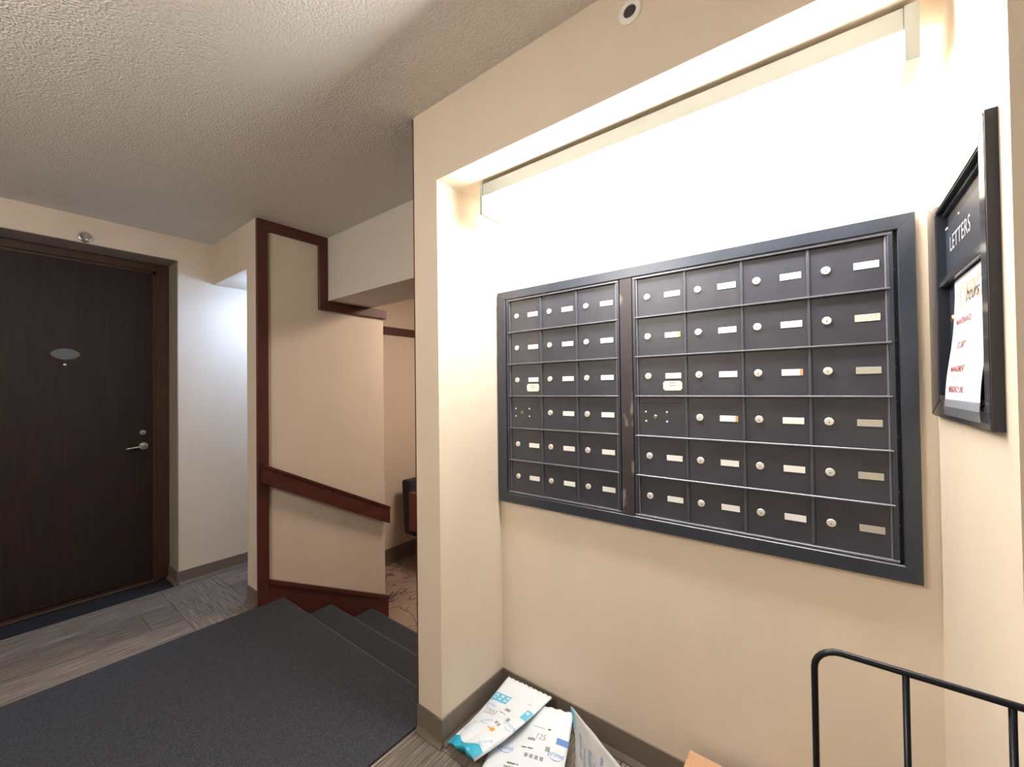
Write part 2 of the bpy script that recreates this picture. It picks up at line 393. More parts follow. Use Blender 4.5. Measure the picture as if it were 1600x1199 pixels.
# ------------------------------------------------------------ apartment door
dr = thing('door_1', (-3.41, .2, 0), 'dark brown wooden door recessed in the beige wall', 'door'); dr['kind'] = 'structure'; del dr['category']
XJ = -3.408
boxes('door_frame', [(XDB+.002, XJ, .688, YD1-.004, .006, ZD-.004), (XDB+.002, XJ, YD0+.004, YD0+.07, .006, ZD-.004), (XDB+.002, XJ, YD0+.07, .688, 1.978, ZD-.004)], 'jamb', dr, bev=.003)
boxes('door_stop', [(XDB+.002, XJ-.008, .672, .688, .02, 1.978), (XDB+.002, XJ-.008, YD0+.07, YD0+.086, .02, 1.978), (XDB+.002, XJ-.008, YD0+.07, .688, 1.962, 1.978)], 'jamb', dr, bev=.001)
leaf = box('door_leaf', XDB+.004, XJ-.014, YD0+.078, .680, .03, 1.97, 'doorw', dr, bev=.002)
XL_ = XJ-.014
box('threshold', XDB+.004, XJ+.03, YD0+.07, .69, .006, .022, 'jamb', dr, bev=.004)
bm = bmesh.new()   # oval plate, pointed ends
R90y = Matrix.Rotation(math.pi/2, 4, 'Y')
def lens_outline(a, b, n=16):
    o_ = []
    for i in range(2*n):
        t = math.pi*i/n; c, s = math.cos(t), math.sin(t)
        o_.append((a*c, b*math.copysign(abs(s)**1.25, s)))
    return o_
pn = prism('number_plate', [(.293+p[0], 1.427+p[1]) for p in lens_outline(.057, .031)], 'x', XL_-.001, XL_+.004, 'platem', dr)
prism('plate_backing', [(.293+p[0], 1.427+p[1]) for p in lens_outline(.061, .035)], 'x', XL_-.001, XL_+.002, 'black', pn)
def knob(name, x, y, z, prof, m, parent, seg=24):
    bm = bmesh.new(); lathe_bm(bm, prof, seg, Matrix.Translation((x, y, z)) @ R90y); return from_bm(name, bm, m, parent, smooth=False)
knob('peephole', XL_-.001, .291, 1.366, [(.006, 0), (.006, .003), (.003, .004), (.003, .002), (0, .002)], 'chrome', dr, 14)
db = knob('deadbolt', XL_-.001, .624, .953, [(.017, 0), (.017, .006), (.014, .010), (.009, .010), (.009, .012), (0, .012)], 'steel', dr)
knob('keyhole', XL_+.0105, .624, .951, [(.004, 0), (.004, .002), (0, .002)], 'black', db, 10)
hd = knob('handle_rose', XL_-.001, .627, .868, [(.024, 0), (.024, .004), (.021, .009), (.010, .010), (.010, .034), (0, .034)], 'steel', dr)
tube('lever', [(XL_+.036, .634, .868), (XL_+.037, .62, .868), (XL_+.037, .58, .864), (XL_+.035, .555, .861), (XL_+.028, .538, .858)], .0065, 'chrome', hd)

# ------------------------------------------------------------ handrail on the stair wall
hr = thing('handrail', (XP+.03, 1.37, .4), 'mahogany plank handrail sloping down along the stair wall', 'handrail')
a, b = (.957, .795), (1.787, .366)
prism('rail_board', [(a[0], a[1]), (b[0], b[1]), (b[0], b[1]-.118), (a[0], a[1]-.105)], 'x', XP+.021, XP+.047, 'woodh', hr, bev=.003)
prism('rail_cap', [(a[0], a[1]+.004), (b[0], b[1]+.004), (b[0], b[1]-.012), (a[0], a[1]-.012)], 'x', XP+.006, XP+.054, 'woodh', hr, bev=.003)
for t in (.08, .5, .92):
    y = a[0]+(b[0]-a[0])*t; z = a[1]+(b[1]-a[1])*t-.06
    boxes('rail_bracket', [(XP-.001, XP+.024, y-.015, y+.015, z-.02, z+.02)], 'woodh', hr)

# ------------------------------------------------------------ mailboxes
ZT, ZP = 1.5410, .12325
YDOOR, YLED, YMUL, YFRM = 1.2675, 1.2570, 1.2615, 1.2535
X0, X1, Z0, Z1 = -1.0377, .1577, .7581, 1.5804
IX0, IX1, IZ0, IZ1 = -.998, .1275, .7955, 1.547
sf = thing('mailbox_surround', ((X0+X1)/2, YB, Z0), 'wide black metal surround framing both banks of mailboxes', 'frame')
def frame_rail(q):   # bevelled trapezoid with mitred ends
    bm = bmesh.new()
    o0, o1, i1, i0 = q
    def row(y, k): return [bm.verts.new((p[0]+k*(c[0]-p[0]), y, p[1]+k*(c[1]-p[1]))) for p, c in ((o0, i0), (o1, i1), (i1, o1), (i0, o0))]
    A = row(YB+.0, 0); Bq = row(YFRM+.003, 0); Cq = row(YFRM, .06)
    for P, Q in ((A, Bq), (Bq, Cq)):
        for i in range(4): bm.faces.new((P[i], P[(i+1) % 4], Q[(i+1) % 4], Q[i]))
    bm.faces.new(Cq)
    return from_bm('frame_rail', bm, 'mboxf', sf)
g = .0004
frame_rail(((X0, Z1), (X1, Z1), (IX1-g, IZ1), (IX0+g, IZ1)))
frame_rail(((X1, Z1-g), (X1, Z0+g), (IX1, IZ0+g), (IX1, IZ1-g)))
frame_rail(((X1, Z0), (X0, Z0), (IX0+g, IZ0), (IX1-g, IZ0)))
frame_rail(((X0, Z0+g), (X0, Z1-g), (IX0, IZ1-g), (IX0, IZ0+g)))
box('backing', IX0+.0005, IX1-.0005, 1.2695, YB, IZ0+.0005, IZ1-.0005, 'black', sf)
box('centre_stile', -.5275, -.4885, YFRM+.001, 1.2695, IZ0+.0005, IZ1-.0005, 'stile', sf, bev=.0012)
for z in (1.535, 1.527, 1.46, 1.30, 1.238, 1.16, 1.08, .955, .88):   # screws in the right-hand gap
    bm = bmesh.new(); lathe_bm(bm, [(.0016, 0), (.0016, .0012), (0, .0016)], 8, Matrix.Translation((.1215, 1.2693, z)) @ Matrix.Rotation(math.pi/2, 4, 'X')); from_bm('screw', bm, 'lockm', sf)

# shared meshes
RX = Matrix.Rotation(math.pi/2, 4, 'X')       # +z -> -y (towards the viewer)
def shared_lock():
    bm = bmesh.new(); lathe_bm(bm, [(.0096, 0), (.0096, .0028), (.0082, .0042), (.0058, .0042), (.0058, .0034), (.0050, .0034), (.0050, .0046), (0, .0046)], 20, RX)
    add_box(bm, -.0008, .0008, -.0049, -.0045, -.0034, .0002, 1)
    lathe_bm(bm, [(.0013, .0046), (.0013, .0050), (0, .0050)], 8, Matrix.Translation((0, 0, -.0012)) @ RX, 1)
    bmesh.ops.recalc_face_normals(bm, faces=bm.faces)
    me = bpy.data.meshes.new('lock'); bm.to_mesh(me); bm.free(); setmat(me, ['lockm', 'black']); return me
LOCK = shared_lock()
def boxmesh(name, w, h, d, m, bev=.0006):
    bm = bmesh.new(); add_box(bm, -w/2, w/2, -d, 0, -h/2, h/2, 0, bev); bmesh.ops.recalc_face_normals(bm, faces=bm.faces)
    me = bpy.data.meshes.new(name); bm.to_mesh(me); bm.free(); setmat(me, m); return me
LAB = {k: boxmesh('name_label', .0455, .0165, .0012, k, .0003) for k in ('white', 'labelgrey', 'labeldirty')}
TAN = boxmesh('label_tab', .006, .0164, .0014, 'labeltan', .0002)
LABREC = boxmesh('label_window', .0475, .0190, .0006, 'black', .0001)
def rivet_mesh():
    bm = bmesh.new(); lathe_bm(bm, [(.0032, 0), (.0030, .0012), (.0018, .0022), (0, .0025)], 12, RX); bmesh.ops.recalc_face_normals(bm, faces=bm.faces)
    me = bpy.data.meshes.new('rivet'); bm.to_mesh(me); bm.free(); setmat(me, 'lockm'); return me
RIV = rivet_mesh()
def plate_mesh():
    bm = bmesh.new(); add_box(bm, -.0275, .0275, -.0014, 0, -.0142, .0142)
    bmesh.ops.bevel(bm, geom=[e for e in bm.edges if abs(e.verts[0].co.y-e.verts[1].co.y) > .001], offset=.004, segments=3, affect='EDGES')
    for dz, w in ((.0085, .016), (.0005, .020)): add_box(bm, -w/2, w/2, -.0016, -.0013, dz-.0012, dz+.0012, 1)
    for dx in (-.022, .022): add_box(bm, dx-.001, dx+.001, -.0017, -.0013, -.001, .001, 1)
    bmesh.ops.recalc_face_normals(bm, faces=bm.faces)
    me = bpy.data.meshes.new('maker_plate'); bm.to_mesh(me); bm.free(); setmat(me, ['plate', 'inkgrey']); return me
PLATE = plate_mesh()
def door_mesh(w, h):
    bm = bmesh.new(); add_box(bm, -w/2, w/2, 0, .0028, -h/2, h/2, 0, .0007); bmesh.ops.recalc_face_normals(bm, faces=bm.faces)
    me = bpy.data.meshes.new('mailbox_door'); bm.to_mesh(me); bm.free(); setmat(me, 'mbox'); return me
def cabinet(x0, x1, n, label, right):
    cb = thing('mailbox_cabinet', ((x0+x1)/2, YB, ZT-6*ZP), label, 'mailboxes', 'banks of mailboxes in the niche wall')
    pitch = (x1-x0)/n
    DM = door_mesh(pitch-.0085, ZP-.0050)
    zb = ZT-6*ZP
    # side mouldings (two stepped ribs), head and sill
    for s, xe in ((1, x0), (-1, x1)):
        e0, e1 = sorted((xe-s*.0095, xe+s*.0005)); box('side_moulding', e0, e1, YLED+.001, 1.2695, zb-.005, ZT+.005, 'mboxf', cb, bev=.001)
        e0, e1 = sorted((xe+s*.0008, xe+s*.0050)); box('side_rib', e0, e1, YMUL, 1.2695, zb-.002, ZT-.002, 'mledge', cb, bev=.0008)
    box('head_rail', x0-.009, x1+.009, YLED, 1.2695, ZT-.0015, ZT+.0055, 'mledge', cb, bev=.001)
    box('sill_rail', x0-.009, x1+.009, YLED-.001, 1.2695, zb-.0040, zb+.0020, 'mledge', cb, bev=.001)
    for r in range(1, 6):
        z = ZT-r*ZP; box('ledge', x0-.004, x1+.004, YLED-.001, 1.2695, z-.0022, z+.0022, 'mledge', cb, bev=.0009)
    for c in range(1, n):
        x = x0+c*pitch
        for r in range(6):
            bm = bmesh.new(); add_box(bm, -.0042, .0042, YMUL-1.26+.002, .0095, 0, ZP-.0046, 0, .0008); add_box(bm, -.0016, .0030, YMUL-1.26-.001, .0090, 0, ZP-.0046, 0, .0008)
            from_bm('mullion', bm, 'mullionm', cb, (x, 1.26, ZT-(r+1)*ZP+.0023))
    for r in range(6):
        for c in range(n):
            cx = x0+(c+.5)*pitch; cz = ZT-(r+.5)*ZP; xl = x0+c*pitch
            d = link('mailbox_door', DM, cb, (cx, YDOOR-.0008, cz))
            yf = YDOOR-.0008
            if c == 0 and r == 3:
                for dx in (.026, .090):
                    for dz in (.013, -.0155): link('rivet', RIV, d, (xl+dx, yf, cz+dz))
                bm = bmesh.new(); lathe_bm(bm, [(.0056, 0), (.0056, .002), (.0042, .003), (.0042, .0022), (0, .0022)], 14, RX); add_box(bm, -.003, .003, -.0028, -.002, -.0009, .0009, 1)
                from_bm('master_lock', bm, ['brass', 'black'], d, (xl+.056, yf, cz-.001))
                box('panel_groove', xl+.012, xl+pitch-.012, yf-.0009, yf+.0002, cz+.040, cz+.0416, 'black', d)
                continue
            link('lock', LOCK, d, (xl+.0355, yf, cz+.0005))
            k = 'white'; tan = False
            if right:
                if c == 3 and r == 1: k = 'labeldirty'
                if c == 3 and r >= 2: k = 'labelgrey'
                tan = (c, r) in ((2, 2), (1, 3), (0, 1))
            lw = link('label_window', LABREC, d, (xl+.1105, yf, cz))
            link('name_label', LAB[k], d, (xl+.1105, yf-.0002, cz-.0002))
            if tan: link('label_tab', TAN, d, (xl+.1105+.0195, yf-.0003, cz-.0002))
            if c == 0 and r == 2: link('maker_plate', PLATE, d, (xl+.108, yf, cz-.030))
    return cb
cabinet(-.9855, -.5405, 3, 'left bank of black mailboxes, three doors wide and six high', False)
cabinet(-.4775, .1115, 4, 'right bank of black mailboxes, four doors wide and six high', True)

# ------------------------------------------------------------ fluorescent light in the niche
fx = thing('fluorescent_light', (-.40, 1.098, 1.80), 'long white fluorescent strip light glowing above the mailboxes', 'light')
FX0, FX1, FY0, FY1, FZ0, FZ1, FZM = -.9275, .1235, 1.0505, 1.1455, 1.8005, 1.9035, 1.8590
boxes('housing', [(FX0, FX1, FY0, FY1, FZM+.0005, FZ1)], 'fixture', fx, bev=.0015)
for a, b in ((FX0-.013, FX0), (FX1, FX1+.0205)):
    prism('end_cap', [(FY0-.0015, FZ0), (FY0-.0015, FZ1+.001), (FY1+.0015, FZ1+.001), (FY1+.0015, FZ0-.0005), (FY0+.002, FZ0-.0005)], 'x', a, b, 'fixture', fx, bev=.0008)
prism('diffuser', [(FY0+.001, FZM), (FY0+.001, FZ0+.006), (FY0+.007, FZ0+.0005), (FY1-.007, FZ0+.0005), (FY1-.001, FZ0+.006), (FY1-.001, FZM)], 'x', FX0+.0005, FX1-.0005, 'lens', fx)
for x in (FX0+.012, FX1-.03):
    bm = bmesh.new(); lathe_bm(bm, [(.004, 0), (.004, .0015), (0, .0025)], 12, Matrix.Translation((x, FY0, FZM+.003)) @ RX); from_bm('screw', bm, 'fixture', fx)
boxes('mounting_clip', [(-.75, -.72, 1.085, 1.11, FZ1-.001, ZN+.001), (-.08, -.05, 1.085, 1.11, FZ1-.001, ZN+.001)], 'fixture', fx)

# ------------------------------------------------------------ sprinklers
def ring_at(M4, parent):
    bm = bmesh.new(); lathe_bm(bm, [(.0285, 0), (.0285, .003), (.025, .0055), (.0155, .0055), (.0145, .001), (0, .001)], 32, M4); return from_bm('escutcheon', bm, 'cover', parent)
sp = thing('sprinkler', (-.360, YF, 2.098), 'round cream recessed sprinkler on the wall above the mailbox niche', 'sprinkler')
ring_at(Matrix.Translation((-.360, YF+.0008, 2.098)) @ RX, sp)
bm = bmesh.new(); lathe_bm(bm, [(.0150, .0008), (.0150, .0034), (.012, .0050), (.004, .0058), (0, .0058)], 20, Matrix.Translation((-.360, YF+.0008, 2.098)) @ RX); from_bm('sprinkler_core', bm, 'spdark', sp)
sp = thing('sprinkler', (XD, .348, 2.06), 'chrome sidewall sprinkler on the wall above the brown door', 'sprinkler')
T = Matrix.Translation((XD-.0008, .348, 2.062)) @ R90y
bm = bmesh.new(); lathe_bm(bm, [(.031, 0), (.031, .003), (.027, .010), (.019, .014), (.017, .006), (0, .006)], 28, T); from_bm('escutcheon', bm, 'chrome', sp, smooth=True)
bm = bmesh.new(); lathe_bm(bm, [(.009, .004), (.009, .022), (.005, .024), (.005, .040), (0, .040)], 16, T); from_bm('sprinkler_core', bm, 'steel', sp)
boxes('deflector', [(XD+.036, XD+.0385, .333, .363, 2.048, 2.076), (XD+.018, XD+.037, .334, .337, 2.059, 2.065), (XD+.018, XD+.037, .359, .362, 2.059, 2.065)], 'chrome', sp)

# ------------------------------------------------------------ LETTERS drop box in the right niche wall
lb = thing('letter_drop', (XN1, 1.04, 1.134), 'black framed letter drop panel on the right wall of the niche', 'letter box')
LX = .174; ly0, ly1, lz0, lz1 = .838, 1.243, 1.1335, 1.5725
def lrail(q, name):
    bm = bmesh.new(); o0, o1, i1, i0 = q
    def row(x): return [bm.verts.new((x, p[0], p[1])) for p in (o0, o1, i1, i0)]
    A = row(XN1); Bq = row(LX); bm.faces.new(Bq)
    for i in range(4): bm.faces.new((A[i], A[(i+1) % 4], Bq[(i+1) % 4], Bq[i]))
    bmesh.ops.bevel(bm, geom=[e for e in bm.edges if all(abs(v.co.x-LX) < 1e-6 for v in e.verts)], offset=.0012, segments=2, affect='EDGES')
    return from_bm(name, bm, 'lboxf', lb)
iy0, iy1, iz0, iz1 = PY0, PY1, PZ0, PZ1
lrail(((ly0, lz1), (ly1, lz1), (iy1-g, iz1), (iy0+g, iz1)), 'frame_rail')
lrail(((ly1, lz1-g), (ly1, lz0+g), (iy1, iz0+g), (iy1, iz1-g)), 'frame_rail')
lrail(((ly1, lz0), (ly0, lz0), (iy0+g, iz0), (iy1-g, iz0)), 'frame_rail')
lrail(((ly0, lz0+g), (ly0, lz1-g), (iy0, iz1-g), (iy0, iz0+g)), 'frame_rail')
box('side_edge', LX+.0005, XN1, ly0-.003, ly0-.0002, lz0, lz1, 'lboxside', lb)
box('recess_lining', PX, PX+.011, iy0+.0005, iy1-.0005, iz0+.0005, iz1-.0005, 'lbox', lb)
up_ = box('slot_door', PX-.004, PX, iy0+.004, iy1-.004, 1.405, 1.506, 'lbox', lb, bev=.001)
box('slot_opening', PX-.0012, PX+.0002, iy0+.006, iy1-.006, 1.508, 1.530, 'black', lb)
box('slot_hood', PX-.009, PX, iy0+.003, iy1-.003, 1.528, 1.5345, 'lboxf', lb, bev=.001)
box('divider_rail', LX+.003, PX, iy0+.001, iy1-.001, 1.388, 1.396, 'lboxf', lb, bev=.001)
box('divider_rail', LX+.006, PX, iy0+.001, iy1-.001, 1.398, 1.4045, 'lboxf', lb, bev=.001)
for y in (iy1-.012, iy1-.020, 1.055): 
    bm = bmesh.new(); lathe_bm(bm, [(.0022, 0), (.0018, .0015), (0, .002)], 10, Matrix.Translation((PX-.004, y, 1.500)) @ Matrix.Rotation(-math.pi/2, 4, 'Y')); from_bm('rivet', bm, 'lockm', lb)
bm = bmesh.new(); lathe_bm(bm, [(.008, 0), (.008, .003), (.006, .005), (0, .005)], 16, Matrix.Translation((PX, 1.125, 1.322)) @ Matrix.Rotation(-math.pi/2, 4, 'Y')); from_bm('lock', bm, 'brass', lb)
print_mesh('lettering', [text_mesh('LETTERS', .040, lambda x, y: (PX-.0046, 1.055-x, 1.462+y), xs=.92, space=1.05)], 'silver', up_)
for b_ in ((iy1-.0014, iy1-.0002, iz0, iz1), (iy0+.0002, iy0+.0014, iz0, iz1), (iy0+.0014, iy1-.0014, iz1-.0014, iz1-.0002), (iy0+.0014, iy1-.0014, iz0+.0002, iz0+.0012)):
    box('recess_side', LX+.0015, PX+.0005, *b_, 'lbox', lb)
tray = box('bottom_lip', LX-.001, LX+.012, iy0+.01, iy1-.01, iz0+.001, iz0+.010, 'lboxf', lb, bev=.001)

# notice sheet in a clear sleeve
PYL, PYR, PZT, PZB = 1.092, .872, 1.386, 1.158
def paper_pt(u, v, off=0):      # u 0..1 left to right, v 0..1 bottom to top
    x = .1705+.0165*max(0, min(1, v*1.15))**.8
    x -= .003*math.sin(math.pi*v*2.2)*(1-v)
    sh = .008*math.sin(math.pi*(v-.1)*1.1)
    return (x-off, PYL-(PYL-PYR)*u-(sh if False else 0), PZB+(PZT-PZB)*v)
nsh = thing('notice_sheet', (.172, .98, PZB), 'white office hours notice in a clear sleeve below the word LETTERS', 'notice')
def sheet(name, f, m, parent, th=.0004, n=8, k=24, u0=0, u1=1, v0=0, v1=1):
    V, F = patch(lambda u, v: f(u, v, th), u0, u1, v0, v1, n, k); V2, F2 = patch(lambda u, v: f(u, v, 0), u0, u1, v0, v1, n, k)
    o = print_mesh(name, [(V, F), (V2, [list(reversed(q)) for q in F2])], m, parent)
    return o
ps = sheet('paper', paper_pt, 'paper', nsh)
def pmap(cu, cv, off=.0008):
    return lambda x, y: paper_pt(cu+x/(PYL-PYR), cv+y/(PZT-PZB), off)
print_mesh('title', [text_mesh('OFFICE', .050, pmap(.52, .84), xs=1.0, bold=.0004)], 'peach', ps)
print_mesh('script', [text_mesh('hours', .034, pmap(.53, .83, .0011), shear=.45, xs=.95)], 'ink', ps)
for t, u, v, k in (('MAINTENANCE', .32, .655, .9), ('SECURITY', .34, .47, .9), ('MANAGEMENT', .33, .29, .9), ('EMERGENCY LINE', .34, .135, .85)):
    print_mesh('heading', [text_mesh(t, .0150, pmap(u, v), bold=.0002, xs=k)], 'maroon', ps)
for t, u, v in (('MONDAY - FRIDAY', .34, .60), ('MONDAY - FRIDAY', .34, .425), ('WEEKENDS & HOLIDAYS', .36, .375), ('MONDAY - FRIDAY', .31, .23), ('7 AM', .80, .64), ('5 PM', .80, .44), ('5 PM', .78, .25)):
    print_mesh('hours_line', [text_mesh(t, .0105, pmap(u, v), xs=.85)], 'inkgrey', ps)
def sleeve_pt(u, v, off=0):
    p = paper_pt(u, v, 0); return (p[0]-.0012-off, p[1], p[2])
sheet('sleeve', sleeve_pt, 'sleeve', nsh, .0003, 8, 6, -.02, 1.02, -.07, .06)

# ------------------------------------------------------------ poly mailers on the niche floor
def make_mailer(name, label, surf, under, m, mu=None, endm=None):
    t = thing(name, surf(.5, .5), label, 'package', 'mailer parcels on the floor below the mailboxes')
    n, k = 28, 36
    V, F = patch(lambda u, v: surf(u, v), 0, 1, 0, 1, n, k); V2, F2 = patch(lambda u, v: under(u, v), 0, 1, 0, 1, n, k)
    N0 = len(V); idx = lambda i, j: j*(n+1)+i
    rim = []; end = []
    for i in range(n):
        end.append([idx(i, 0), N0+idx(i, 0), N0+idx(i+1, 0), idx(i+1, 0)]); rim.append([idx(i, k), idx(i+1, k), N0+idx(i+1, k), N0+idx(i, k)])
    for j in range(k):
        rim.append([idx(0, j), idx(0, j+1), N0+idx(0, j+1), N0+idx(0, j)]); rim.append([idx(n, j), N0+idx(n, j), N0+idx(n, j+1), idx(n, j+1)])
    me = bpy.data.meshes.new('pouch'); me.from_pydata([tuple(v) for v in V+V2], [], F+[[q+N0 for q in reversed(f)] for f in F2]+rim+end); me.update()
    setmat(me, [m, mu or m, endm or m])
    nf = len(F)
    for i, p in enumerate(me.polygons):
        p.use_smooth = True
        p.material_index = 0 if i < nf else 1 if i < 2*nf else 0 if i < 2*nf+len(rim) else 2
    o = link('pouch', me, t)
    return t, o
def bil(A, B, Cc, D, u, v):   # A bottom-left, B bottom-right, Cc top-left, D top-right
    A, B, Cc, D = map(Vector, (A, B, Cc, D)); return A*(1-u)*(1-v)+B*u*(1-v)+Cc*(1-u)*v+D*u*v
def wr(u, v, s, a): return a*noise.noise(Vector((u*s, v*s, s*.37)))

# top mailer, leaning into the corner, blue mouth towards the room
A1, B1, C1, D1 = (-1.026, .950, .022), (-.893, .937, .040), (-.998, 1.248, .088), (-.796, 1.240, .104)
def m1(u, v, off=0):
    p = bil(A1, B1, C1, D1, u, v)
    h = .026*(16*u*(1-u)*max(0, v*(1-v)))**.6*(1.15-v)
    mouth = math.exp(-v*9)*(.012+.026*math.exp(-((u-.74)/.2)**2)-.004*math.cos(u*9))*(4*u*(1-u))**.35
    z = p.z+h+mouth+wr(u, v, 7, .0025)+wr(u, v, 17, .0012)*(1-v)+.012*math.sin(math.pi*v)*-1
    q = Vector((p.x, p.y+.004*math.sin(u*14)*math.exp(-v*8), max(z, .014)))
    if v > .97: q.z += .002*math.sin(u*60)
    return q+Vector((0, -.3, 1)).normalized()*off
def m1u(u, v):
    p = bil(A1, B1, C1, D1, u, v); q = m1(u, v); return Vector((p.x+.01*math.exp(-v*9)*(1 if u < .5 else -1)*abs(u-.5)*2, q.y+.012*math.exp(-v*9), min(q.z-.0015, p.z-.008-.004*math.sin(math.pi*v))))
t1, o1 = make_mailer('mailer_parcel', 'white mailer with a bright blue open end, topmost in the niche corner', m1, m1u, 'mailer', 'mailer', 'cyandeep')
F1 = lambda off=.0007: (lambda u, v: m1(u, v, off))
W1, H1 = .185, .30
def tmap(surf, cu, cv, w, h, rot=0, off=.0008):
    c, s = math.cos(rot), math.sin(rot)
    return lambda x, y: surf(min(1, max(0, cu+(x*c-y*s)/w)), min(1, max(0, cv+(x*s+y*c)/h)), off)
def smile(surf, cu, cv, w, h, sz, off=.0008):
    V = []; F = []
    n = 10
    for i in range(n+1):
        t = i/n*2-1
        for d in (0, 1):
            V.append(surf(min(1, max(0, cu+t*sz/w)), min(1, max(0, cv+(-.35*sz*(1-t*t)-d*.09*sz*(1.2-t*t))/h)), off))
    for i in range(n): F.append([2*i, 2*i+1, 2*i+3, 2*i+2])
    return V, F
prints('blue_band', [patch(F1(), 0.0, .43, .665, .775), patch(F1(), .86, 1.0, .63, .75)], 'cyan', o1)
print_mesh('blue_fold', [patch(lambda u, v: m1(u, v*(.075+.035*math.sin(u*7+.6)+.06*math.exp(-((u-.8)/.12)**2)), .0007), .02, .98, 0, 1, 24, 5)], 'cyandeep', o1)
prints('band_icons', [patch(F1(.0012), a, a+.055, .732, .758, 3, 3) for a in (.07, .21, .35)] + [patch(F1(.0012), a, a+.075, c, c+.006, 3, 1) for a in (.05, .185, .325) for c in (.685, .697, .709)] + [patch(F1(.0012), .89, .94, .70, .728, 3, 3)], 'mailer', o1)
pr = lambda surf, lst, W_, H_: [text_mesh('prime', s, tmap(surf, u, v, W_, H_, r), xs=.95) for u, v, s, r in lst] + [smile(surf, u, v-.028, W_, H_, s*.95) for u, v, s, r in lst]
prints('prime_print', pr(m1, ((.18, .60, .021, 0), (.88, .50, .021, 0), (.42, .40, .021, .5), (.16, .27, .021, 1.1), (.84, .20, .021, .9)), W1, H1), 'paleblue', o1)
print_mesh('handwriting', [text_mesh('1203', .030, tmap(m1, .27, .505, W1, H1, .05), shear=.3, xs=1.0)], 'inkgrey', o1)
prints('black_print', [patch(F1(), .47, .56, .555, .562, 4, 1), patch(F1(), .58, .62, .553, .560, 3, 1)], 'ink', o1)
prints('grey_print', [patch(F1(), .52, .64, .60, .635, 4, 2), patch(F1(), .73, .80, .50, .545, 3, 3), patch(F1(), .60, .66, .415, .45, 3, 3), patch(F1(), .68, .74, .405, .44, 3, 3), patch(F1(), .78, .86, .80, .806, 3, 1)], 'inkgrey', o1)
prints('orange_print', [patch(F1(), .57, .66, .332, .347, 4, 2), patch(F1(), .66, .75, .318, .362, 4, 3)], 'orange', o1)

# middle mailer, flat on the floor
TR2 = Vector((-.712, 1.243, .086)); ux = Vector((.955, .295, 0)); vy = Vector((-.31, .95, 0)).normalized()
W2, H2 = .245, .305
def m2(u, v, off=0):
    p = TR2-ux*W2*(1-u)-vy*H2*(1-v)
    rs = min(1, max(0, (u-.15)/.40)); rs = rs*rs*(3-2*rs)
    z = .018+.066*rs*max(0, v)**3.2+.006*(4*u*(1-u))**.5*(4*v*(1-v))**.5+wr(u+3, v, 6, .0018)
    if v > .95: z += .0025*math.sin(u*48)*(v-.95)/.05
    return Vector((p.x, min(p.y, 1.262), max(z, .012)))+Vector((0, -.3, 1)).normalized()*off
def m2u(u, v):
    q = m2(u, v); return Vector((q.x, q.y+.002, q.z-.003-.006*(16*u*(1-u)*v*(1-v))**.5))
t2, o2 = make_mailer('mailer_parcel', 'white mailer lying flat beneath the blue ended one', m2, m2u, 'mailer')
F2_ = lambda off=.0007: (lambda u, v: m2(u, v, off))
prints('prime_print', pr(m2, ((.87, .60, .0235, 0), (.42, .27, .0235, 0), (.78, .29, .0235, 0), (.20, .55, .0235, 0), (.58, .06, .0235, 0), (.90, .05, .0235, 0)), W2, H2), 'blue', o2)
print_mesh('blue_print', [patch(F2_(), .84, 1.0, .70, .76)], 'blue', o2)
prints('caption', [text_mesh(t, .0100, tmap(m2, u, v, W2, H2), xs=.95, bold=.0003) for t, u, v in (('delivery is', .36, .395), ('one language', .36, .35), ('delivery is', .80, .43), ('one language', .80, .385))], 'ink', o2)
prints('black_print', [patch(F2_(), a, b, .585, .595, 5, 1) for a, b in ((.40, .47), (.49, .56))] + [patch(F2_(), .70, .74, .80, .812, 3, 1)], 'ink', o2)
prints('grey_print', [patch(F2_(), a, a+.045, .495, .535, 3, 3) for a in (.47, .54, .61, .68)] + [patch(F2_(), .72, .78, .60, .65, 3, 3), patch(F2_(), .46, .56, .665, .69, 3, 2), patch(F2_(), .50, .66, .80, .805, 5, 1)], 'inkgrey', o2)
print_mesh('handwriting', [text_mesh('125', .024, tmap(m2, .62, .72, W2, H2), shear=.2)], 'inkgrey', o2)
print_mesh('yellow_print', [patch(F2_(), .30, .37, .10, .15, 3, 3)], 'yellow', o2)

# third mailer, standing on its long edge
A3, B3, C3, D3 = (-.640, 1.115, .002), (-.435, .985, .002), (-.676, 1.166, .171), (-.420, 1.041, .168)
def m3(u, v, off=0):
    p = bil(A3, B3, C3, D3, u, v); nrm = Vector((-.5, -.85, .2)).normalized()
    return p+nrm*(.010*(16*u*(1-u)*v*(1-v))**.6+wr(u+7, v, 6, .003)+off)+Vector((.012*math.sin(math.pi*v)*(1-u), 0, 0))
def m3u(u, v):
    return m3(u, v)-Vector((-.5, -.85, .2)).normalized()*(.003+.012*(16*u*(1-u)*v*(1-v))**.5)
t3, o3 = make_mailer('mailer_parcel', 'mailer standing on edge beside the flat one, blue tip pointing up', m3, m3u, 'mailershade', 'mailer')
W3, H3 = .28, .17
prints('prime_print', [text_mesh('prime', .026, tmap(m3, u, v, W3, H3, math.pi/2), xs=.95) for u, v in ((.38, .60), (.58, .70), (.16, .62), (.82, .6))] + [smile(lambda a, b, o_: m3(min(1, max(0, .0+b)), min(1, max(0, a)), o_), .55, c, H3, W3, .03) for c in (.30, .50)], 'blue', o3)
print_mesh('blue_tip', [patch(lambda u, v: m3(u, v, .0008), 0, .07, .72, 1.0, 3, 6)], 'cyan', o3)

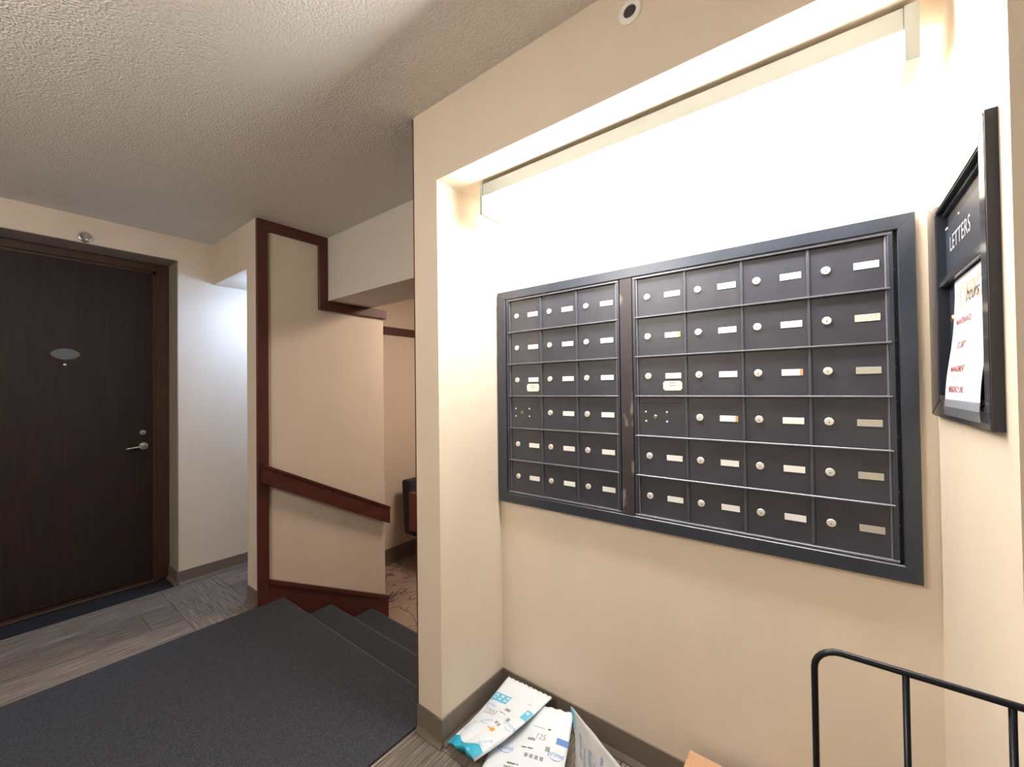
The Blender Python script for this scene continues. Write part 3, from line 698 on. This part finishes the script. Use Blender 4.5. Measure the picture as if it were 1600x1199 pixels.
# cardboard carton
cb = thing('cardboard_carton', (-.19, 1.12, 0), 'small tan cardboard carton with blue tape against the niche back wall', 'box')
boxes('carton_body', [(-.329, -.06, 1.015, 1.232, 0, .170)], 'card', cb, bev=.002)
boxes('tape', [(-.238, -.190, 1.014, 1.2332, .1695, .1706), (-.238, -.190, 1.2322, 1.2334, .11, .1706), (-.238, -.190, 1.0136, 1.0148, .11, .1706)], 'tape', cb)
boxes('flap_seam', [(-.329, -.06, 1.1225, 1.1240, .1699, .1703)], 'ink', cb)

# ------------------------------------------------------------ black tube rack in front of the niche
rk = thing('metal_rack', (.28, .72, 0), 'black metal tube rack with upright bars in front of the niche', 'rack')
RY, RZ, xa, xb, rr = .72, .832, -.0225, .62, .030
arc = [(xa+rr-rr*math.cos(t), RY, RZ-rr+rr*math.sin(t)) for t in [i*math.pi/12 for i in range(7)]]
arc2 = [(xb-rr+rr*math.sin(t), RY, RZ-rr+rr*math.cos(t)) for t in [i*math.pi/12 for i in range(7)]]
tube('hoop', [(xa, RY, .012)]+arc+arc2+[(xb, RY, .012)], .0042, 'rack', rk)
for i in range(1, 7):
    x = .0715+(i-1)*.0885; tube('bar', [(x, RY, .12), (x, RY, RZ-.001)], .0036, 'rack', rk)
tube('bottom_rail', [(xa, RY, .12), (xb, RY, .12)], .0042, 'rack', rk)
for x in (xa, xb): 
    tube('foot', [(x, RY-.15, .006), (x, RY+.045, .006)], .006, 'rack', rk)

# ------------------------------------------------------------ alcove and lobby things
def small_box(name, x0, x1, y0, y1, z0, z1, label, cat):
    t = thing(name, ((x0+x1)/2, (y0+y1)/2, z0), label, cat)
    box('case', x0, x1, y0, y1, z0, z1, 'plastic', t, bev=.004, seg=2)
    box('face', x0-.0012, x0+.001, y0+.006, y1-.006, z0+.006, z1-.006, 'cover', t, bev=.0005)
small_box('wall_switch', XS-.034, XS, .96, 1.02, 1.378, 1.462, 'small white box high on the wall inside the bright alcove', 'switch')
small_box('wall_socket', XS-.030, XS, .96, 1.03, .318, .392, 'small cream socket box low on the wall inside the bright alcove', 'socket')
def lamp(name, x, y, z, w, d, mt, label, h=.06):
    t = thing(name, (x, y, z-h), label, 'light')
    box('lamp_base', x-w/2, x+w/2, y-d/2, y+d/2, z-.018, z, 'fixture', t, bev=.003)
    box('diffuser', x-w/2+.008, x+w/2-.008, y-d/2+.008, y+d/2-.008, z-h, z-.0185, mt, t, bev=.008, seg=2)
lamp('ceiling_light', -2.86, 1.27, ZBK, .26, .30, 'lens_alcove', 'cool white ceiling light inside the alcove beside the stairs')
lamp('ceiling_light', -1.75, 2.55, ZC, .5, .5, 'lens_lobby', 'warm ceiling light over the lobby below the stairs')
lamp('ceiling_light', -1.15, -.72, ZC, .42, .42, 'lens_corr', 'large square ceiling light in the corridor behind the viewer', h=.20)

ch = thing('armchair', (-2.95, 2.74, ZLO), 'dark armchair with reddish wooden arms against the lobby wall', 'chair')
zf = ZLO
prism('backrest', [(-3.20, zf+.30), (-3.05, zf+.30), (-3.12, zf+.80), (-3.235, zf+.80)], 'y', 2.45, 3.0, 'fabric', ch, bev=.01)
box('seat', -3.12, -2.62, 2.48, 2.96, zf+.30, zf+.43, 'fabric', ch, bev=.02, seg=2)
for y0 in (2.42, 2.962):
    box('arm', -3.09, -2.60, y0, y0+.06, zf+.36, zf+.71, 'redwood', ch, bev=.004)
for x in (-3.14, -2.66):
    for y in (2.60, 2.92): box('leg', x-.022, x+.022, y-.018, y+.022, zf, zf+.34, 'black', ch, bev=.003)
